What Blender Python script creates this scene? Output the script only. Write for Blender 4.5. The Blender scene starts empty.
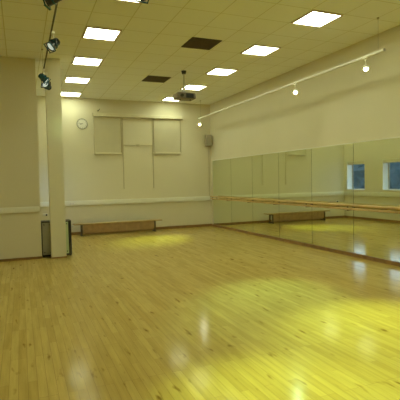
import bpy, bmesh, math, random
from mathutils import Vector, Matrix
random.seed(5)
S = bpy.context.scene
COL = S.collection
PI = math.pi
# ---------------------------------------------------------------- room numbers (metres)
H = 4.213            # ceiling height
XR = 6.157           # mirrored wall
XL = 0.32            # recess wall with the windows
YB = 13.92           # back wall
YN = 9.868           # face of the short left wall
XW, YF = -5.0, -3.0  # rest of the room behind the camera

# ---------------------------------------------------------------- materials
def new_mat(name):
    m = bpy.data.materials.new(name); m.use_nodes = True
    nt = m.node_tree
    return m, nt, nt.nodes['Principled BSDF']

def N(nt, kind, **kw):
    n = nt.nodes.new(kind)
    for k, v in kw.items():
        if k.startswith('_'): setattr(n, k[1:], v)
        else: n.inputs[k.replace('_', ' ')].default_value = v
    return n

def flat(name, col, rough=0.6, metal=0.0, var=0.04, scale=6.0, spec=0.5):
    m, nt, b = new_mat(name)
    tc = N(nt, 'ShaderNodeTexCoord')
    ns = N(nt, 'ShaderNodeTexNoise', Scale=scale, Detail=4.0)
    nt.links.new(tc.outputs['Object'], ns.inputs['Vector'])
    r = N(nt, 'ShaderNodeValToRGB')
    r.color_ramp.elements[0].position = 0.3; r.color_ramp.elements[1].position = 0.7
    r.color_ramp.elements[0].color = tuple(c * (1 - var) for c in col) + (1,)
    r.color_ramp.elements[1].color = tuple(min(1, c * (1 + var)) for c in col) + (1,)
    nt.links.new(ns.outputs['Fac'], r.inputs['Fac'])
    nt.links.new(r.outputs['Color'], b.inputs['Base Color'])
    b.inputs['Roughness'].default_value = rough
    b.inputs['Metallic'].default_value = metal
    b.inputs['Specular IOR Level'].default_value = spec
    return m

def emit(name, col, strength):
    m, nt, b = new_mat(name)
    b.inputs['Base Color'].default_value = (0.8, 0.8, 0.8, 1)
    b.inputs['Emission Color'].default_value = col + (1,)
    b.inputs['Emission Strength'].default_value = strength
    return m

M = {}
M['wall'] = flat('cream_wall_paint', (0.72, 0.665, 0.50), 0.75, var=0.015, scale=1.2, spec=0.25)
M['white'] = flat('white_trunking_plastic', (0.80, 0.78, 0.68), 0.45, var=0.02)
M['pillar'] = flat('pillar_paint', (0.74, 0.70, 0.53), 0.6, var=0.015, scale=2)
M['skirt'] = flat('varnished_skirting', (0.30, 0.165, 0.055), 0.4, var=0.2, scale=9)
M['benchwood'] = flat('bench_wood', (0.50, 0.36, 0.15), 0.4, var=0.15, scale=8)
M['benchside'] = flat('bench_side_wood', (0.38, 0.24, 0.11), 0.5, var=0.15, scale=8)
M['barre'] = flat('barre_beech', (0.60, 0.42, 0.18), 0.33, var=0.1, scale=7)
M['bracket'] = flat('barre_bracket_metal', (0.14, 0.10, 0.05), 0.45, 0.4)
M['black'] = flat('black_fixture', (0.012, 0.016, 0.024), 0.3, var=0.2)
M['teal'] = flat('blue_green_filter', (0.02, 0.09, 0.12), 0.25, var=0.2)
M['rail'] = flat('white_rail', (0.82, 0.79, 0.70), 0.4, var=0.02)
M['rail_dark'] = flat('dark_rail', (0.07, 0.06, 0.03), 0.5)
M['dull'] = flat('grey_beige_metal', (0.42, 0.39, 0.30), 0.5)
M['pink'] = flat('light_fitting_rim', (0.55, 0.42, 0.34), 0.5)
M['vent'] = flat('brown_vent', (0.075, 0.052, 0.030), 0.7)
M['ventslat'] = flat('brown_vent_slat', (0.11, 0.08, 0.045), 0.7)
M['blind'] = flat('blind_fabric', (0.60, 0.55, 0.39), 0.85, var=0.03, scale=3)
M['blind_light'] = flat('blind_rail', (0.70, 0.64, 0.46), 0.5)
M['guide'] = flat('guide_rail_metal', (0.56, 0.50, 0.34), 0.5)
M['casegrey'] = flat('case_panel_grey', (0.40, 0.39, 0.31), 0.45, var=0.06)
M['casegreen'] = flat('case_panel_pale_green', (0.52, 0.60, 0.36), 0.45, var=0.05)
M['dark'] = flat('dark_edge', (0.025, 0.023, 0.018), 0.5)
M['steel'] = flat('steel', (0.6, 0.6, 0.58), 0.3, 0.9)
M['projector'] = flat('projector_body', (0.23, 0.19, 0.14), 0.45)
M['speaker'] = flat('speaker_body', (0.30, 0.25, 0.17), 0.6)
M['speakergrille'] = flat('speaker_grille', (0.34, 0.30, 0.22), 0.8)
M['clockface'] = flat('clock_face', (0.78, 0.75, 0.66), 0.5)
M['clockrim'] = flat('clock_rim', (0.36, 0.34, 0.25), 0.4)
M['reveal'] = flat('window_reveal_white', (0.85, 0.85, 0.84), 0.5, var=0.01)
M['hedge'] = flat('hedge_leaves', (0.027, 0.042, 0.036), 0.9, var=0.55, scale=5)
M['ground'] = flat('outside_ground', (0.06, 0.07, 0.06), 0.9, var=0.3, scale=2)
M['panel'] = emit('fluorescent_diffuser', (0.95, 1.06, 0.70), 11.6)
M['lens'] = emit('lit_spot_lens', (0.97, 1.0, 0.75), 380.0)
M['lens_dim'] = emit('dim_spot_lens', (0.8, 0.95, 0.85), 0.5)

# glass: clear with fresnel reflection
m = bpy.data.materials.new('window_glass'); m.use_nodes = True; nt = m.node_tree; nt.nodes.clear()
o = N(nt, 'ShaderNodeOutputMaterial'); mx = N(nt, 'ShaderNodeMixShader'); fr = N(nt, 'ShaderNodeFresnel', IOR=1.5)
tr = N(nt, 'ShaderNodeBsdfTransparent'); tr.inputs[0].default_value = (0.85, 0.93, 0.97, 1)
gl = N(nt, 'ShaderNodeBsdfGlossy', Roughness=0.02)
ge = N(nt, 'ShaderNodeNewGeometry'); sb = N(nt, 'ShaderNodeMath', _operation='SUBTRACT'); sb.inputs[0].default_value = 1.0
ml_ = N(nt, 'ShaderNodeMath', _operation='MULTIPLY')                     # reflect on the entering face only
nt.links.new(ge.outputs['Backfacing'], sb.inputs[1]); nt.links.new(sb.outputs[0], ml_.inputs[0]); nt.links.new(fr.outputs[0], ml_.inputs[1])
nt.links.new(ml_.outputs[0], mx.inputs[0]); nt.links.new(tr.outputs[0], mx.inputs[1]); nt.links.new(gl.outputs[0], mx.inputs[2])
nt.links.new(mx.outputs[0], o.inputs[0]); M['glass'] = m

# mirror: silvered, slightly green glass
m, nt, b = new_mat('green_tinted_mirror')
b.inputs['Base Color'].default_value = (0.80, 0.86, 0.68, 1); b.inputs['Metallic'].default_value = 1; b.inputs['Roughness'].default_value = 0.012
M['mirror'] = m

# ceiling tiles: object-space grid
m, nt, b = new_mat('suspended_ceiling_tiles')
tc = N(nt, 'ShaderNodeTexCoord'); mp = N(nt, 'ShaderNodeMapping')
PX, PY = 0.634, 0.61
mp.inputs['Location'].default_value = (-(1.425 - PX / 2), -(7.83 - PY / 2), 0)
nt.links.new(tc.outputs['Object'], mp.inputs['Vector'])
br = N(nt, 'ShaderNodeTexBrick', Scale=1.0, Mortar_Size=0.009, Mortar_Smooth=0.3, Brick_Width=PX, Row_Height=PY)
br.offset = 0; br.squash = 1
br.inputs['Color1'].default_value = (0.88, 0.89, 0.86, 1); br.inputs['Color2'].default_value = (0.865, 0.875, 0.845, 1)
br.inputs['Mortar'].default_value = (0.68, 0.66, 0.54, 1)
nt.links.new(mp.outputs[0], br.inputs['Vector']); nt.links.new(br.outputs['Color'], b.inputs['Base Color'])
b.inputs['Roughness'].default_value = 0.9; b.inputs['Specular IOR Level'].default_value = 0.1
M['ceiling'] = m

# sprung maple strip floor: strips run along Y
m, nt, b = new_mat('maple_strip_floor')
tc = N(nt, 'ShaderNodeTexCoord')
mp = N(nt, 'ShaderNodeMapping'); mp.inputs['Rotation'].default_value = (0, 0, PI / 2)
nt.links.new(tc.outputs['Object'], mp.inputs['Vector'])
br = N(nt, 'ShaderNodeTexBrick', Scale=1.0, Mortar_Size=0.0011, Mortar_Smooth=0.2, Brick_Width=0.85, Row_Height=0.07, Bias=0.0)
br.offset = 0.37; br.offset_frequency = 3
br.inputs['Color1'].default_value = (0.60, 0.455, 0.145, 1); br.inputs['Color2'].default_value = (0.51, 0.375, 0.11, 1)
br.inputs['Mortar'].default_value = (0.30, 0.19, 0.07, 1)
nt.links.new(mp.outputs[0], br.inputs['Vector'])
mg = N(nt, 'ShaderNodeMapping'); mg.inputs['Scale'].default_value = (22, 1.6, 1)
nt.links.new(tc.outputs['Object'], mg.inputs['Vector'])
gr = N(nt, 'ShaderNodeTexNoise', Scale=1.0, Detail=5.0, Roughness=0.6)
nt.links.new(mg.outputs[0], gr.inputs['Vector'])
rg = N(nt, 'ShaderNodeValToRGB'); rg.color_ramp.elements[0].position = 0.3; rg.color_ramp.elements[1].position = 0.7
rg.color_ramp.elements[0].color = (0.84, 0.82, 0.76, 1); rg.color_ramp.elements[1].color = (1.08, 1.06, 1.02, 1)
nt.links.new(gr.outputs['Fac'], rg.inputs['Fac'])
m1 = N(nt, 'ShaderNodeMixRGB', _blend_type='MULTIPLY'); m1.inputs[0].default_value = 1
nt.links.new(br.outputs['Color'], m1.inputs[1]); nt.links.new(rg.outputs[0], m1.inputs[2])
mk = N(nt, 'ShaderNodeMapping'); mk.inputs['Scale'].default_value = (13, 3.4, 1)
nt.links.new(tc.outputs['Object'], mk.inputs['Vector'])
kn = N(nt, 'ShaderNodeTexNoise', Scale=1.0, Detail=2.0, Roughness=0.45)
nt.links.new(mk.outputs[0], kn.inputs['Vector'])
rk = N(nt, 'ShaderNodeValToRGB'); rk.color_ramp.elements[0].position = 0.65; rk.color_ramp.elements[1].position = 0.77
rk.color_ramp.elements[0].color = (1, 1, 1, 1); rk.color_ramp.elements[1].color = (0.42, 0.33, 0.22, 1)
nt.links.new(kn.outputs['Fac'], rk.inputs['Fac'])
m2 = N(nt, 'ShaderNodeMixRGB', _blend_type='MULTIPLY'); m2.inputs[0].default_value = 1
nt.links.new(m1.outputs[0], m2.inputs[1]); nt.links.new(rk.outputs[0], m2.inputs[2])
nt.links.new(m2.outputs[0], b.inputs['Base Color'])
b.inputs['Roughness'].default_value = 0.13; b.inputs['Specular IOR Level'].default_value = 0.05
bp = N(nt, 'ShaderNodeBump', Strength=0.05, Distance=0.004)
nt.links.new(gr.outputs['Fac'], bp.inputs['Height']); nt.links.new(bp.outputs[0], b.inputs['Normal'])
M['floor'] = m

# ---------------------------------------------------------------- mesh helpers
def box(bm, x0, x1, y0, y1, z0, z1, bev=0.0, rot=None, at=(0, 0, 0)):
    r = bmesh.ops.create_cube(bm, size=1.0)
    vs = r['verts']
    mt = Matrix.Translation(((x0 + x1) / 2, (y0 + y1) / 2, (z0 + z1) / 2)) @ Matrix.Diagonal((x1 - x0, y1 - y0, z1 - z0, 1))
    if rot is not None: mt = Matrix.Translation(at) @ rot @ Matrix.Translation(-Vector(at)) @ mt
    bmesh.ops.transform(bm, matrix=mt, verts=vs)
    if bev > 0:
        es = list({e for v in vs for e in v.link_edges})
        bmesh.ops.bevel(bm, geom=es, offset=bev, segments=2, affect='EDGES', profile=0.5)

def cyl(bm, p, q, r0, r1=None, seg=20, bev=0.0):
    p, q = Vector(p), Vector(q); d = q - p
    r = bmesh.ops.create_cone(bm, cap_ends=True, segments=seg, radius1=r0, radius2=r0 if r1 is None else r1, depth=d.length)
    mt = Matrix.Translation((p + q) / 2) @ d.to_track_quat('Z', 'Y').to_matrix().to_4x4()
    bmesh.ops.transform(bm, matrix=mt, verts=r['verts'])

def ring(bm, p, axis, R, r, seg=32, sub=10):
    q = Vector(axis).to_track_quat('Z', 'Y').to_matrix().to_4x4(); mt = Matrix.Translation(p) @ q
    vs = []
    for i in range(seg):
        a = 2 * PI * i / seg
        vs.append([bm.verts.new(mt @ Vector(((R + r * math.cos(t)) * math.cos(a), (R + r * math.cos(t)) * math.sin(a), r * math.sin(t))))
                   for t in [2 * PI * j / sub for j in range(sub)]])
    for i in range(seg):
        for j in range(sub):
            bm.faces.new((vs[i][j], vs[(i + 1) % seg][j], vs[(i + 1) % seg][(j + 1) % sub], vs[i][(j + 1) % sub]))

def lathe(bm, prof, seg=28):
    """profile of (radius, z) turned round local Z"""
    rows = []
    for r, z in prof:
        rows.append([bm.verts.new((r * math.cos(2 * PI * i / seg), r * math.sin(2 * PI * i / seg), z)) for i in range(seg)])
    for a, b_ in zip(rows, rows[1:]):
        for i in range(seg):
            bm.faces.new((a[i], a[(i + 1) % seg], b_[(i + 1) % seg], b_[i]))
    bm.faces.new(rows[0][::-1]); bm.faces.new(rows[-1])

def obj(name, bm, mat, parent=None, smooth=False, loc=None, rot=None):
    if name in SPLIT:
        isl = [sorted(v.index for v in c) for c in (bm.verts.index_update() or islands(bm))]
        isl.sort()
        if len(isl) > 1:
            for c in isl:
                cs = set(c); b2 = bm.copy(); b2.verts.ensure_lookup_table()
                bmesh.ops.delete(b2, geom=[v for v in b2.verts if v.index not in cs], context='VERTS')
                last = obj_one(name, b2, mat, parent, smooth, loc, rot)
            bm.free(); return last
    return obj_one(name, bm, mat, parent, smooth, loc, rot)
def obj_one(name, bm, mat, parent=None, smooth=False, loc=None, rot=None):
    bmesh.ops.recalc_face_normals(bm, faces=bm.faces)
    me = bpy.data.meshes.new(name); bm.to_mesh(me); bm.free()
    me.materials.append(M[mat])
    if smooth:
        for p in me.polygons: p.use_smooth = True
        try: me.set_sharp_from_angle(angle=math.radians(40))
        except Exception: pass
    o = bpy.data.objects.new(name, me); COL.objects.link(o)
    if parent: o.parent = parent
    if loc: o.location = loc
    if rot: o.rotation_euler = rot
    return o

SPLIT = {'end_cap', 'end_plate', 'side_channel', 'screw', 'foot', 'rubber_foot', 'hook', 'hour_mark', 'pin_slot'}
def B(): return bmesh.new()
def islands(bm):
    left = set(bm.verts); out = []
    while left:
        st = [left.pop()]; comp = set(st)
        while st:
            v = st.pop()
            for e in v.link_edges:
                w = e.other_vert(v)
                if w in left: left.discard(w); comp.add(w); st.append(w)
        out.append(comp)
    return out


def boxobj(name, mat, dims, parent=None, bev=0.0):
    bm = B(); box(bm, *dims, bev=bev); return obj(name, bm, mat, parent)

def tag(o, label, cat, group=None):
    o['label'] = label; o['category'] = cat
    if group: o['group'] = group
    return o

def thing(name, label, cat, loc, group=None, rotz=0):
    o = bpy.data.objects.new(name, None); COL.objects.link(o)
    o.empty_display_size = 0.05
    o.location = loc; o.rotation_euler = (0, 0, rotz)
    return tag(o, label, cat, group)

def dup(src, loc, label, group=None):
    r = src.copy(); COL.objects.link(r); r.location = loc; r['label'] = label
    if group: r['group'] = group
    for ch in list(src.children):
        c = ch.copy(); COL.objects.link(c); c.parent = r
        for g in list(ch.children):
            d = g.copy(); COL.objects.link(d); d.parent = c
    return r

def struct(o):
    o['kind'] = 'structure'; return o

# ---------------------------------------------------------------- the setting
T = 0.2
def slab(name, mat, z0, z1):                        # L-shaped: main room plus the recess
    bm = B(); P = [(XW, YF), (XR, YF), (XR, YB), (0.0, YB), (0.0, YN + 0.3), (XW, YN + 0.3)]
    lo = [bm.verts.new((x, y, z0)) for x, y in P]; hi = [bm.verts.new((x, y, z1)) for x, y in P]
    bm.faces.new(lo[::-1]); bm.faces.new(hi)
    for i in range(6): bm.faces.new((lo[i], lo[(i + 1) % 6], hi[(i + 1) % 6], hi[i]))
    return struct(obj(name, bm, mat))
slab('floor', 'floor', -0.1, 0)
slab('ceiling', 'ceiling', H, H + 0.1)
struct(boxobj('wall_back', 'wall', (0.0, XR + T, YB, YB + T, -0.1, H + 0.1)))
struct(boxobj('wall_right', 'wall', (XR, XR + T, YF - T, YB, -0.1, H + 0.1)))
struct(boxobj('wall_left', 'wall', (XW, 0.375, YN, YN + 0.3, -0.1, H + 0.1)))     # short wall facing the room
struct(boxobj('wall_far_left', 'wall', (XW - T, XW, YF - T, YN + 0.3, -0.1, H + 0.1)))
struct(boxobj('wall_front', 'wall', (XW - T, XR + T, YF - T, YF, -0.1, H + 0.1)))
# recess wall with two windows (openings y0..y1, z0..z1)
WZ0, WZ1 = 1.12, 2.22
WINS = [(12.80, 13.77), (10.97, 11.93)]
bm = B(); xa, xb = XL - 0.32, XL
yy = [YN + 0.3, 10.97, 11.93, 12.80, 13.77, YB]
box(bm, xa, xb, YN + 0.3, YB, -0.1, WZ0); box(bm, xa, xb, YN + 0.3, YB, WZ1, H + 0.1)
for a, c in ((yy[0], yy[1]), (yy[2], yy[3]), (yy[4], yy[5])): box(bm, xa, xb, a, c, WZ0, WZ1)
struct(obj('wall_recess', bm, 'wall'))
for i, (a, c) in enumerate(WINS):
    w = bpy.data.objects.new('window_%d' % (i + 1), None); COL.objects.link(w); struct(w)
    w.location = (xa, (a + c) / 2, WZ0); hw = (c - a) / 2; hh = WZ1 - WZ0
    bm = B(); e = 0.012                                                      # white lining of the opening
    box(bm, 0.06, 0.318, -hw, -hw + e, 0, hh); box(bm, 0.06, 0.318, hw - e, hw, 0, hh)
    box(bm, 0.06, 0.318, -hw, hw, hh - e, hh); obj('window_reveal', bm, 'reveal', w)
    boxobj('window_sill', 'reveal', (0.06, 0.345, -hw, hw, 0, 0.022), w, bev=0.004)
    bm = B(); e = 0.045
    for d in ((0.015, 0.055, -hw, hw, 0, e), (0.015, 0.055, -hw, hw, hh - e, hh), (0.015, 0.055, -hw, -hw + e, e, hh - e), (0.015, 0.055, hw - e, hw, e, hh - e)):
        box(bm, *d)
    obj('window_frame', bm, 'dull', w)
    boxobj('window_blind', 'blind_light', (0.20, 0.30, -hw + 0.014, hw - 0.014, hh - 0.125, hh - 0.0125), w, bev=0.01)
    boxobj('window_pane', 'glass', (0.032, 0.038, -hw + e, hw - e, e, hh - e), w)

# pillar
struct(boxobj('pillar', 'pillar', (0.56, 0.865, 9.72, 9.95, 0, H)))
# skirting boards
SK = 0.085
struct(boxobj('baseboard_back', 'skirt', (XL, XR, YB - 0.018, YB, 0, SK), bev=0.003))
struct(boxobj('baseboard_left', 'skirt', (XW, 0.375, YN - 0.014, YN, 0, 0.05)))
struct(boxobj('baseboard_recess', 'skirt', (XL, XL + 0.016, YN + 0.3, YB - 0.018, 0, SK)))
struct(boxobj('baseboard_right', 'skirt', (XR - 0.025, XR, YF, YB - 0.018, 0, 0.075), bev=0.003))
struct(boxobj('baseboard_pillar', 'skirt', (0.56 - 0.006, 0.865 + 0.006, 9.714, 9.956, 0, 0.03)))
# dado trunking along three walls: body with a slightly proud cover strip
def trunk(name, dims, cover):
    bm = B(); box(bm, *dims, bev=0.006); box(bm, *cover, bev=0.002)
    return struct(obj(name, bm, 'white'))
TZ0, TZ1 = 0.90, 1.05
trunk('trim_1', (XL, XR, YB - 0.05, YB, TZ0, TZ1), (XL, XR, YB - 0.056, YB - 0.048, TZ0 + 0.03, TZ1 - 0.03))
trunk('trim_2', (XW, 0.36, YN - 0.05, YN, 1.0, 1.115), (XW, 0.36, YN - 0.056, YN - 0.048, 1.025, 1.09))
trunk('trim_3', (XL, XL + 0.05, YN + 0.3, YB - 0.05, TZ0, TZ1), (XL + 0.048, XL + 0.056, YN + 0.3, YB - 0.056, TZ0 + 0.03, TZ1 - 0.03))
MT = 2.27
struct(boxobj('trim_4', 'white', (XR - 0.022, XR, 4.1, 13.76, MT, MT + 0.02)))    # bead along the top of the mirrors

# ---------------------------------------------------------------- mirrors
joints = [13.75, 12.34, 10.98, 9.60, 8.23, 6.88, 5.52, 4.15]
ml = ['wall mirror panel nearest the far corner, below the loudspeaker',
      'wall mirror panel second from the far corner, reflecting the blinds on the back wall',
      'wall mirror panel reflecting the near end of the low wooden bench',
      'wall mirror panel reflecting the middle of the bench, left of the window panels',
      'wall mirror panel in front of the bright glow left of the reflected windows',
      'wall mirror panel nearest the camera, reflecting the right-hand window',
      'wall mirror panel past the right edge of the picture']
for i in range(7):
    y1, y0 = joints[i], joints[i + 1]
    t = thing('mirror_panel', ml[i], 'mirror', (XR, (y0 + y1) / 2, 0.078), 'mirror panels along the right wall')
    hw = (y1 - y0) / 2 - 0.004; hh = MT - 0.079
    boxobj('backing', 'dark', (-0.012, -0.001, -hw - 0.0035, hw + 0.0035, 0, hh), t)
    boxobj('mirror_glass', 'mirror', (-0.018, -0.0125, -hw, hw, 0.002, hh), t)

# ---------------------------------------------------------------- barre on brackets, running along the mirrors
t = thing('ballet_barre', 'long beech ballet barre fixed in front of the mirrored wall', 'ballet barre', (XR, 0, 0))
bm = B(); cyl(bm, (-0.17, 4.1, 1.045), (-0.17, 13.62, 1.045), 0.026, seg=24); obj('upper_rail', bm, 'barre', t, True)
bm = B(); box(bm, -0.185, -0.155, 4.1, 13.62, 0.955, 1.000, bev=0.008); obj('reflection_rail', bm, 'barre', t)  # solid strip standing in for the barre's reflection in the mirrors
for y in [13.45] + joints[1:]:
    bm = B()
    box(bm, -0.185, -0.0185, y - 0.012, y + 0.012, 0.938, 0.955, bev=0.004)
    box(bm, -0.032, -0.0185, y - 0.03, y + 0.03, 0.935, 1.03, bev=0.004)
    box(bm, -0.180, -0.160, y - 0.012, y + 0.012, 0.945, 1.03)
    obj('bracket', bm, 'bracket', t)

# ---------------------------------------------------------------- ceiling lights
def make_light():
    t = thing('ceiling_light', '', 'ceiling light', (0, 0, H))
    bm = B(); a, c = 0.300, 0.272
    for d in ((-a, a, -a, -c, -0.016, -0.001), (-a, a, c, a, -0.016, -0.001), (-a, -c, -c, c, -0.016, -0.001), (c, a, -c, c, -0.016, -0.001)):
        box(bm, *d)
    obj('frame', bm, 'pink', t)
    boxobj('diffuser', 'panel', (-0.271, 0.271, -0.271, 0.271, -0.011, -0.002), t)
    return t
LX = (1.425, 4.595)
lights = [
 (4.605, 6.00, 'square ceiling light highest in the picture, top right, nearest the camera'),
 (4.600, 7.82, 'square ceiling light second in the right-hand row, right of the larger vent'),
 (4.590, 9.64, 'square ceiling light third in the right-hand row, up and right of the projector'),
 (4.590, 11.47, 'square ceiling light just right of the projector pole'),
 (4.590, 13.27, 'farthest light of the right-hand row, half hidden behind the projector'),
 (1.415, 7.86, 'square ceiling light topmost in the picture of the left-hand row'),
 (1.425, 9.70, 'square ceiling light second from the top of the picture in the left-hand row'),
 (1.430, 11.52, 'square ceiling light third from the camera in the left-hand row, second above the clock'),
 (1.450, 13.38, 'farthest square light of the left-hand row, close above the clock'),
 (1.420, 6.03, 'added square ceiling light of the left-hand row just above the top edge of the picture'),  # from here down: unseen panels added to brighten near wall and floor
 (4.595, 4.15, 'added square ceiling light of the right-hand row just past the top edge of the picture'),
 (-1.745, 6.0, 'added square ceiling light left of the picture, before the short wall'),  # extra left column, added to lift the short wall and left floor
 (-1.745, 2.3, 'added square ceiling light far left, beside the camera'),
 (1.415, 4.15, 'added square ceiling light in front of the camera, left row'),
 (1.415, 0.5, 'added square ceiling light behind the camera, left row'),
 (4.595, 0.5, 'added square ceiling light behind the camera, right row'),
 (1.415, -1.3, 'added square ceiling light near the rear wall, left row'),
 (4.595, -1.3, 'added square ceiling light near the rear wall, right row'),
 (1.415, 2.30, 'added square ceiling light above the camera, left row'),
 (4.595, 2.30, 'added square ceiling light near the camera, right row'),
]
first = None
for x, y, lab in lights:
    if first is None:
        first = make_light(); first.location = (x, y, H); first['label'] = lab; first['group'] = 'square ceiling lights'
    else: dup(first, (x, y, H), lab)

# brown grilles in the ceiling
def vent(loc, lab):
    t = thing('ceiling_vent', lab, 'vent', loc, 'dark ceiling vents')
    boxobj('backing', 'vent', (-0.285, 0.285, -0.285, 0.285, -0.006, -0.001), t)
    bm = B(); a, c = 0.30, 0.28
    for d in ((-a, a, -a, -c, -0.014, -0.001), (-a, a, c, a, -0.014, -0.001), (-a, -c, -c, c, -0.014, -0.001), (c, a, -c, c, -0.014, -0.001)): box(bm, *d)
    obj('frame', bm, 'vent', t)
    bm = B()
    for k in range(13):
        y = -0.255 + k * 0.0425
        box(bm, -0.279, 0.279, y - 0.008, y + 0.008, -0.013, -0.0065)
    obj('louvre', bm, 'ventslat', t)
vent((3.295, 7.80, H), 'larger-looking dark brown square vent, nearer the camera, between the light rows')
vent((3.305, 10.83, H), 'smaller-looking dark brown square vent, left of the projector')

# ---------------------------------------------------------------- projector hung from the ceiling
t = thing('projector', 'grey beige projector hanging on a thin pole from the ceiling', 'projector', (3.70, 9.86, H))
bm = B(); cyl(bm, (0, 0, -0.001), (0, 0, -0.07), 0.062, 0.045); obj('ceiling_cap', bm, 'dark', t, True)
bm = B(); cyl(bm, (0, 0, -0.07), (0, 0, -0.47), 0.015); obj('pole', bm, 'dull', t, True)
bm = B(); box(bm, -0.09, 0.09, -0.08, 0.08, -0.50, -0.47, bev=0.006); cyl(bm, (0, 0, -0.47), (0, 0, -0.40), 0.035)
box(bm, -0.085, -0.065, -0.02, 0.02, -0.54, -0.49); box(bm, 0.065, 0.085, -0.02, 0.02, -0.54, -0.49); obj('mount', bm, 'rail', t)
body = boxobj('body', 'projector', (-0.235, 0.235, -0.17, 0.17, -0.68, -0.535), t, bev=0.025)
bm = B(); box(bm, -0.02, 0.17, -0.178, -0.171, -0.665, -0.56)
for k in range(6): box(bm, -0.015, 0.165, -0.186, -0.177, -0.66 + k * 0.017, -0.652 + k * 0.017)
obj('grille', bm, 'dark', t)
bm = B(); cyl(bm, (-0.12, -0.171, -0.61), (-0.12, -0.2, -0.61), 0.042, 0.036); obj('lens', bm, 'dark', t, True)
bm = B(); cyl(bm, (-0.13, -0.05, -0.68), (-0.13, -0.05, -0.70), 0.018); cyl(bm, (0.13, -0.05, -0.68), (0.13, -0.05, -0.70), 0.018); obj('foot', bm, 'dark', t)

# ---------------------------------------------------------------- spotlights on rails
def lighting_rail(name, label, x0, x1, y0, y1, z, mat, wires, wmat):
    t = thing(name, label, 'light rail', ((x0 + x1) / 2, (y0 + y1) / 2, z))
    tw = 0.017 if mat == 'rail' else 0.009
    hx, hy = max((x1 - x0) / 2, tw), max((y1 - y0) / 2, tw)
    bm = B(); box(bm, -hx, hx, -hy, hy, -0.019, 0.019, bev=0.004); obj('rail', bm, mat, t)
    bm = B()
    for s in (-1, 1):
        if hy > hx: box(bm, -tw, tw, min(s * hy, s * (hy + 0.02)), max(s * hy, s * (hy + 0.02)), -0.02, 0.02, bev=0.003)
        else: box(bm, min(s * hx, s * (hx + 0.02)), max(s * hx, s * (hx + 0.02)), -tw, tw, -0.02, 0.02, bev=0.003)
    obj('end_cap', bm, 'dull', t)
    for (wx, wy) in wires:
        bm = B(); cyl(bm, (wx - t.location.x, wy - t.location.y, 0.02), (wx - t.location.x, wy - t.location.y, H - z), 0.003, seg=8)
        cyl(bm, (wx - t.location.x, wy - t.location.y, H - z - 0.02), (wx - t.location.x, wy - t.location.y, H - z), 0.022, seg=12)
        obj('hanger', bm, wmat, t)
    return t
RX, RZ = 5.545, 3.655
lighting_rail('lighting_rail', 'long white lighting rail hanging beside the mirrored wall', RX, RX, 5.50, 13.50, RZ, 'rail', [(RX, 5.62), (RX, 13.3)], 'dull')
lighting_rail('lighting_rail', 'thin dark lighting rail hanging at upper left before the pillar', 0.485, 0.485, 4.3, 9.15, 3.76, 'rail_dark', [(0.485, 4.6), (0.485, 9.1)], 'dull')
lighting_rail('lighting_rail', 'dark cross rail above the top edge of the picture', 0.4, 2.6, 4.3, 4.3, 3.81, 'rail_dark', [(0.6, 4.3), (2.4, 4.3)], 'rail_dark')

def make_spot(white, k=1.0, drop=0.185, shell=None):
    """root at rail; local: stem down, yoke and can. The can's beam is its local -Z."""
    t = thing('spotlight', '', 'spotlight', (0, 0, 0))
    c1 = shell or ('rail' if white else 'black'); K = Matrix.Scale(k, 4)
    bm = B(); box(bm, -0.02, 0.02, -0.045, 0.045, -0.055, -0.0195, bev=0.006); cyl(bm, (0, 0, -0.055), (0, 0, -drop + 0.085 * k), 0.010)
    obj('adapter', bm, 'rail', t)
    bm = B(); w = 0.088 * k; z = -drop
    box(bm, -w, w, -0.014 * k, 0.014 * k, z + 0.077 * k, z + 0.087 * k)
    for sx in (-1, 1): box(bm, min(sx * w, sx * (w - 0.008)), max(sx * w, sx * (w - 0.008)), -0.014 * k, 0.014 * k, z - 0.012, z + 0.085 * k)
    obj('yoke', bm, c1, t)
    bm = B()
    lathe(bm, [(0.03, 0.115), (0.055, 0.11), (0.062, 0.09), (0.056, 0.085), (0.063, 0.078), (0.057, 0.070), (0.064, 0.062), (0.06, 0.05), (0.072, 0.03), (0.074, -0.06), (0.079, -0.065), (0.079, -0.085), (0.069, -0.086), (0.067, -0.062)])
    bm.transform(K); can = obj('lamp_housing', bm, c1, t, True, loc=(0, 0, -drop))
    bm = B(); lathe(bm, [(0.02, -0.058), (0.066, -0.0615), (0.066, -0.068), (0.03, -0.075)]); bm.transform(K)
    obj('lens', bm, 'lens' if white else 'lens_dim', can, True)
    if not white:
        bm = B(); box(bm, -0.085, 0.085, -0.085, -0.079, -0.115, -0.087); box(bm, -0.085, 0.085, 0.079, 0.085, -0.105, -0.087)
        box(bm, 0.079, 0.085, -0.079, 0.079, -0.105, -0.087); box(bm, -0.085, -0.079, -0.079, 0.079, -0.105, -0.087); bm.transform(K)
        obj('filter_holder', bm, 'teal', can)
        bm = B(); ring(bm, (0, 0, 0.0), (0, 0, 1), 0.075, 0.008); bm.transform(K); obj('band', bm, 'teal', can, True)
    else:
        bm = B(); ring(bm, (0, 0, -0.086), (0, 0, 1), 0.074, 0.006); bm.transform(K); obj('rim', bm, 'dull', can, True)
    return t
def aim(t, target):
    can = [c for c in t.children if c.name.startswith('lamp_housing')][0]
    p = t.location + Vector(can.location)
    q = (Vector(target) - p).normalized().to_track_quat('-Z', 'Y')
    can.rotation_euler = q.to_euler()
    yk = [c for c in t.children if c.name.startswith('yoke')][0]
    d = Vector(target) - p; yk.rotation_euler = (0, 0, math.atan2(d.y, d.x) - PI / 2)
    return p
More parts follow.
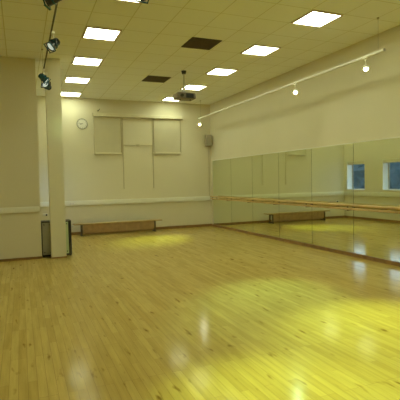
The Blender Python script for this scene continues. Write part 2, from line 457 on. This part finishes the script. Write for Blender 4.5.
def beam(t, target, power, col, ang, blend, r=0.05):
    p = aim(t, target); d = (Vector(target) - p).normalized()
    L = bpy.data.lights.new('spot_beam', 'SPOT'); L.energy = power; L.color = col; L.spot_size = math.radians(ang); L.spot_blend = blend
    L.shadow_soft_size = r
    o = bpy.data.objects.new('spot_beam', L); COL.objects.link(o)
    o.parent = t; o.location = p + d * 0.12 - t.location; o.rotation_euler = d.to_track_quat('-Z', 'Y').to_euler()
YG = (0.66, 1.0, 0.20); GW = (0.45, 1.0, 0.50)
ws = make_spot(True, 0.50, 0.19)
ws.location = (RX, 5.90, RZ); tag(ws, 'lit white spotlight nearest the camera on the white rail', 'spotlight', 'lit spotlights on the white rail')
w2 = dup(ws, (RX, 7.97, RZ), 'lit white spotlight at the middle of the white rail')
w3 = dup(ws, (RX, 13.36, RZ), 'lit white spotlight at the far end of the white rail by the corner')
bs = make_spot(False, 0.85, 0.19)
bs.location = (0.39, 4.98, 3.76); tag(bs, 'black spotlight on the left rail touching the top edge of the picture', 'spotlight', 'black spotlights at upper left')
b2 = dup(bs, (0.505, 6.60, 3.76), 'black spotlight alone at the middle of the thin left rail')
b3 = make_spot(False, 0.85, 0.19, 'teal'); b3.location = (0.475, 8.75, 3.76); tag(b3, 'blue-tinted black spotlight, upper of the pair at the rail end', 'spotlight', 'black spotlights at upper left')
b4 = make_spot(False, 0.85, 0.27); b4.location = (0.545, 9.02, 3.76); tag(b4, 'black spotlight with pale front, lower of the pair beside the pillar', 'spotlight', 'black spotlights at upper left')
b5 = dup(bs, (1.27, 4.60, 3.81), 'spotlight just showing at the top edge above the left ceiling lights')
beam(ws, (3.35, 3.1, 0), 1250, YG, 36, 1.0)
beam(w2, (3.0, 4.85, 0), 820, GW, 29, 1.0)
beam(w3, (3.3, 11.4, 0), 850, YG, 33, 1.0)
beam(bs, (1.75, 2.4, 0), 800, YG, 31, 1.0)
beam(b2, (0.86, 9.72, 2.78), 75, (0.72, 1.0, 0.45), 13, 1.0)
aim(bs, (-2.2, 6.3, 2.6)); aim(b2, (-0.6, 6.0, 2.4)); aim(b3, (1.2, 8.5, 2.9)); aim(b4, (0.1, 8.3, 3.7)); aim(b5, (1.6, 2.4, 0))

# ---------------------------------------------------------------- back wall fittings
yb = YB
t = thing('wall_clock', 'small round pale wall clock left of the blinds', 'clock', (1.83, yb, 3.42))
bm = B(); ring(bm, (0, -0.02, 0), (0, 1, 0), 0.155, 0.014, 40); cyl(bm, (0, -0.001, 0), (0, -0.018, 0), 0.155, seg=40); obj('rim', bm, 'clockrim', t, True)
bm = B(); cyl(bm, (0, -0.0185, 0), (0, -0.024, 0), 0.142, seg=40); obj('dial', bm, 'clockface', t)
bm = B()
for k in range(12):
    a = k * PI / 6; R1 = Matrix.Rotation(a, 4, 'Y'); box(bm, -0.004, 0.004, -0.027, -0.0245, 0.115, 0.135, rot=R1, at=(0, 0, 0))
obj('hour_mark', bm, 'dark', t)
for nm, ln_, w, a in (('hour_hand', 0.075, 0.010, -1.9), ('minute_hand', 0.11, 0.007, -1.35)):
    bm = B(); box(bm, -w / 2, w / 2, -0.031, -0.0275, -0.02, ln_, rot=Matrix.Rotation(a, 4, 'Y'), at=(0, 0, 0)); obj(nm, bm, 'dark', t)

t = thing('blind_pelmet', 'long cream pelmet box above both blinds on the back wall', 'pelmet', (3.63, yb, 3.66))
bm = B(); box(bm, -1.47, 1.47, -0.11, -0.001, 0.0, 0.095, bev=0.008); obj('box', bm, 'blind_light', t)
bm = B(); box(bm, -1.485, -1.472, -0.114, -0.001, -0.006, 0.10); box(bm, 1.472, 1.485, -0.114, -0.001, -0.006, 0.10); obj('end_plate', bm, 'blind_light', t)
def blind(x0, x1, z0, lab):
    t = thing('roller_blind', lab, 'blind', ((x0 + x1) / 2, yb, 3.655), 'closed blinds on the back wall')
    h = (x1 - x0) / 2; d = z0 - 3.655
    bm = B(); box(bm, -h + 0.03, h - 0.03, -0.030, -0.022, d + 0.03, 0); obj('fabric', bm, 'blind', t)
    bm = B(); box(bm, -h + 0.02, h - 0.02, -0.075, -0.012, d - 0.015, d + 0.045, bev=0.008); obj('bottom_bar', bm, 'blind_light', t)
    bm = B(); box(bm, -h, -h + 0.028, -0.05, -0.001, d, 0, bev=0.004); box(bm, h - 0.028, h, -0.05, -0.001, d, 0, bev=0.004); obj('side_channel', bm, 'guide', t)
blind(2.17, 3.055, 2.49, 'left beige blind on the back wall, beside the clock')
blind(4.105, 5.06, 2.52, 'right beige blind on the back wall, nearer the mirrors')
t = thing('wall_rail_frame', 'slim H-shaped metal rail frame between the two blinds', 'rail frame', (3.58, yb, 1.38))
for x in (-0.495, 0.495):
    bm = B(); box(bm, x - 0.014, x + 0.014, -0.03, -0.001, 0, 2.27, bev=0.004); obj('upright', bm, 'guide', t)
bm = B(); box(bm, -0.48, 0.48, -0.03, -0.006, 1.39, 1.415, bev=0.004); obj('crossbar', bm, 'guide', t)
bm = B(); box(bm, -0.06, 0.04, -0.05, -0.031, 1.365, 1.44, bev=0.006); cyl(bm, (-0.01, -0.05, 1.40), (-0.01, -0.075, 1.40), 0.02); obj('clasp', bm, 'guide', t)
t = thing('wall_hook', 'tiny dark hook on the back wall above the left blind', 'hook', (2.32, yb, 3.84))
bm = B(); box(bm, -0.025, 0.025, -0.01, -0.001, -0.03, 0.03, bev=0.003); obj('plate', bm, 'guide', t)
bm = B(); cyl(bm, (0, -0.01, 0), (0.02, -0.07, 0.01), 0.009); cyl(bm, (0.02, -0.07, 0.01), (0.05, -0.07, 0.05), 0.009); obj('peg', bm, 'dark', t)

# loudspeaker in the corner
t = thing('loudspeaker', 'small grey box loudspeaker on a bracket high in the far corner', 'loudspeaker', (6.00, 13.76, 2.78), rotz=math.radians(-14))
bm = B(); box(bm, -0.105, 0.105, -0.09, 0.09, 0, 0.37, bev=0.012); obj('cabinet', bm, 'speaker', t)
bm = B(); box(bm, -0.092, 0.092, -0.100, -0.0905, 0.015, 0.355, bev=0.004); obj('grille', bm, 'speakergrille', t)
bm = B(); box(bm, -0.02, 0.02, 0.0905, 0.115, 0.12, 0.25); cyl(bm, (0, 0.10, 0.185), (0.035, 0.158, 0.185), 0.014); box(bm, 0.0, 0.07, 0.145, 0.158, 0.12, 0.25, rot=Matrix.Rotation(math.radians(14), 4, 'Z'), at=(0.035, 0.15, 0.185)); obj('bracket', bm, 'dark', t)
t = boxobj('cable_conduit', 'guide', (6.065, 6.085, yb - 0.018, yb - 0.001, TZ1 + 0.001, 2.78), bev=0.004)
tag(t, 'narrow vertical cable conduit below the corner loudspeaker', 'conduit')

# socket on the trunking
def socket(loc, lab, plug):
    t = thing('power_socket', lab, 'socket', loc)
    bm = B(); box(bm, -0.073, 0.073, -0.010, -0.0005, -0.04, 0.04, bev=0.004); obj('plate', bm, 'rail', t)
    bm = B()
    for sx in (-0.035, 0.035): box(bm, sx - 0.004, sx + 0.004, -0.0115, -0.0101, 0.004, 0.016); box(bm, sx - 0.014, sx - 0.006, -0.0115, -0.0101, -0.014, -0.008); box(bm, sx + 0.006, sx + 0.014, -0.0115, -0.0101, -0.014, -0.008)
    obj('pin_slot', bm, 'dark', t)
    if plug:
        bm = B(); box(bm, 0.012, 0.058, -0.05, -0.012, -0.03, 0.02, bev=0.008); obj('plug', bm, 'dark', t)
socket((1.44, yb - 0.056, 0.975), 'white double socket on the trunking right of the pillar', False)
socket((0.66, yb - 0.001, 0.66), 'socket with a black plug seen in the gap left of the pillar', True)

# ---------------------------------------------------------------- gym bench
BX0, BX1, BY0, BY1 = 1.43, 4.19, 13.42, 13.68
t = thing('gym_bench', 'long low wooden gym bench against the back wall', 'bench', ((BX0 + BX1) / 2, (BY0 + BY1) / 2, 0))
hl, hd = (BX1 - BX0) / 2, (BY1 - BY0) / 2
bm = B(); box(bm, -hl, hl, -hd, hd, 0.335, 0.37, bev=0.006); obj('seat', bm, 'benchwood', t)
bm = B(); box(bm, -hl + 0.27, hl - 0.27, -hd + 0.03, -hd + 0.055, 0.09, 0.334); obj('apron', bm, 'benchside', t)
bm = B(); box(bm, -hl + 0.27, hl - 0.27, -0.035, 0.035, 0.05, 0.15, bev=0.006); obj('lower_beam', bm, 'benchside', t)
for s in (-1, 1):
    x = s * (hl - 0.24)
    bm = B(); box(bm, x - 0.02, x + 0.02, -hd + 0.01, hd - 0.01, 0.29, 0.334, bev=0.004)
    box(bm, x - 0.02, x + 0.02, -hd + 0.01, -hd + 0.07, 0.05, 0.29); box(bm, x - 0.02, x + 0.02, hd - 0.07, hd - 0.01, 0.05, 0.29)
    box(bm, x - 0.02, x + 0.02, -hd, hd, 0.014, 0.06, bev=0.004)
    lg = obj('leg', bm, 'bracket', t)
    bm = B(); box(bm, x - 0.03, x + 0.03, -hd, -hd + 0.06, 0, 0.0135); box(bm, x - 0.03, x + 0.03, hd - 0.06, hd, 0, 0.0135); obj('rubber_foot', bm, 'dark', lg)
bm = B(); x = -hl - 0.002
for sy in (-0.06, 0.06): box(bm, x - 0.05, x, sy - 0.012, sy + 0.012, 0.30, 0.33, bev=0.004); box(bm, x - 0.05, x - 0.035, sy - 0.012, sy + 0.012, 0.26, 0.31)
obj('hook', bm, 'steel', t)

# ---------------------------------------------------------------- two upright equipment cases by the pillar
def case(x0, x1, y0, y1, h, panel, edge, lab, er):
    t = thing('equipment_case', lab, 'case', ((x0 + x1) / 2, (y0 + y1) / 2, 0))
    a, b_ = (x1 - x0) / 2, (y1 - y0) / 2
    bm = B(); box(bm, -a + 0.01, a - 0.01, -b_ + 0.012, b_ - 0.006, 0.02, h - 0.01); obj('body', bm, panel, t)
    bm = B(); e = edge
    box(bm, -a, -a + e, -b_, b_, 0.015, h, bev=0.004); box(bm, a - er, a, -b_, b_, 0.015, h, bev=0.004)
    box(bm, -a + e, a - er, -b_, b_, h - 0.025, h); box(bm, -a + e, a - er, -b_, b_, 0.015, 0.05)
    obj('edge_frame', bm, 'dark', t)
    bm = B()
    for sx in (-a + e + 0.035, a - er - 0.035):
        for z in (0.10, h - 0.07): cyl(bm, (sx, -b_ + 0.012, z), (sx, -b_ - 0.004, z), 0.012, seg=14)
    obj('screw', bm, 'dark', t)
    bm = B()
    for sx in (-a + 0.03, a - 0.03):
        for sy in (-b_ + 0.03, b_ - 0.03): cyl(bm, (sx, sy, 0), (sx, sy, 0.015), 0.018, seg=14)
    obj('foot', bm, 'dark', t)
case(0.385, 0.615, 9.975, 10.33, 0.775, 'casegrey', 0.018, 'narrow grey upright case with dark edges, left of the pillar', 0.018)
case(0.70, 1.005, 9.965, 10.33, 0.775, 'casegreen', 0.018, 'pale green upright case with black edge, showing right of the pillar', 0.062)

# ---------------------------------------------------------------- outside the windows
g = struct(boxobj('ground_outside', 'ground', (-45, xa - 0.01, YN + 0.31, 60, -0.6, -0.15)))
bm = B()
rows = []
for i in range(50):
    y = 10.5 + i * 0.9; row = []
    for j in range(9):
        a = PI * j / 8
        r = 1.0 + 0.22 * random.uniform(-1, 1)
        row.append(bm.verts.new((-12.0 + 1.3 * math.cos(a) * r, y + random.uniform(-.25, .25), -0.15 + 2.9 * math.sin(a) * (1 + 0.13 * random.uniform(-1, 1)))))
    rows.append(row)
for r0, r1 in zip(rows, rows[1:]):
    for j in range(8): bm.faces.new((r0[j], r0[j + 1], r1[j + 1], r1[j]))
bmesh.ops.subdivide_edges(bm, edges=bm.edges, cuts=2, use_grid_fill=True)
for v in bm.verts: v.co += Vector((random.uniform(-.12, .12), random.uniform(-.12, .12), random.uniform(-.12, .12) if v.co.z > 0 else 0))
hd_ = obj('hedge', bm, 'hedge'); tag(hd_, 'dark hedge outside, seen through the windows in the mirror', 'hedge')

# ---------------------------------------------------------------- world
w = bpy.data.worlds.new('dusk_sky'); S.world = w; w.use_nodes = True; nt = w.node_tree
bg = nt.nodes['Background']
tc = N(nt, 'ShaderNodeTexCoord'); sp = N(nt, 'ShaderNodeSeparateXYZ'); rp = N(nt, 'ShaderNodeValToRGB')
nt.links.new(tc.outputs['Generated'], sp.inputs[0]); nt.links.new(sp.outputs['Z'], rp.inputs['Fac']); nt.links.new(rp.outputs[0], bg.inputs['Color'])
rp.color_ramp.elements[0].color = (0.72, 0.80, 1.0, 1); rp.color_ramp.elements[1].color = (0.35, 0.50, 0.95, 1)
bg.inputs['Strength'].default_value = 4.0

# ---------------------------------------------------------------- camera
F_PX, YAW, PIT, ROL, CH = 436.085, math.radians(22.3245), math.radians(-2.5073), math.radians(-1.1783), 1.5867
cy, sy_, cp, sp_ = math.cos(YAW), math.sin(YAW), math.cos(PIT), math.sin(PIT)
Fv = Vector((sy_ * cp, cy * cp, sp_)); R = Vector((cy, -sy_, 0)); U = R.cross(Fv)
R2 = math.cos(ROL) * R + math.sin(ROL) * U; U2 = -math.sin(ROL) * R + math.cos(ROL) * U
cam = bpy.data.cameras.new('camera'); co = bpy.data.objects.new('camera', cam); COL.objects.link(co)
mt = Matrix((R2, U2, -Fv)).transposed().to_4x4(); mt.translation = (0, 0, CH); co.matrix_world = mt
cam.sensor_width = 36; cam.sensor_fit = 'HORIZONTAL'; cam.lens = 36 * F_PX / 400; cam.clip_end = 200
S.camera = co
S.view_settings.view_transform = 'Standard'; S.view_settings.look = 'None'
S.view_settings.gamma = 1; S.view_settings.use_curve_mapping = False
S.view_settings.exposure = 0.0
try:
    S.cycles.max_bounces = 14; S.cycles.diffuse_bounces = 8; S.cycles.glossy_bounces = 8; S.cycles.sample_clamp_indirect = 4
except Exception: pass
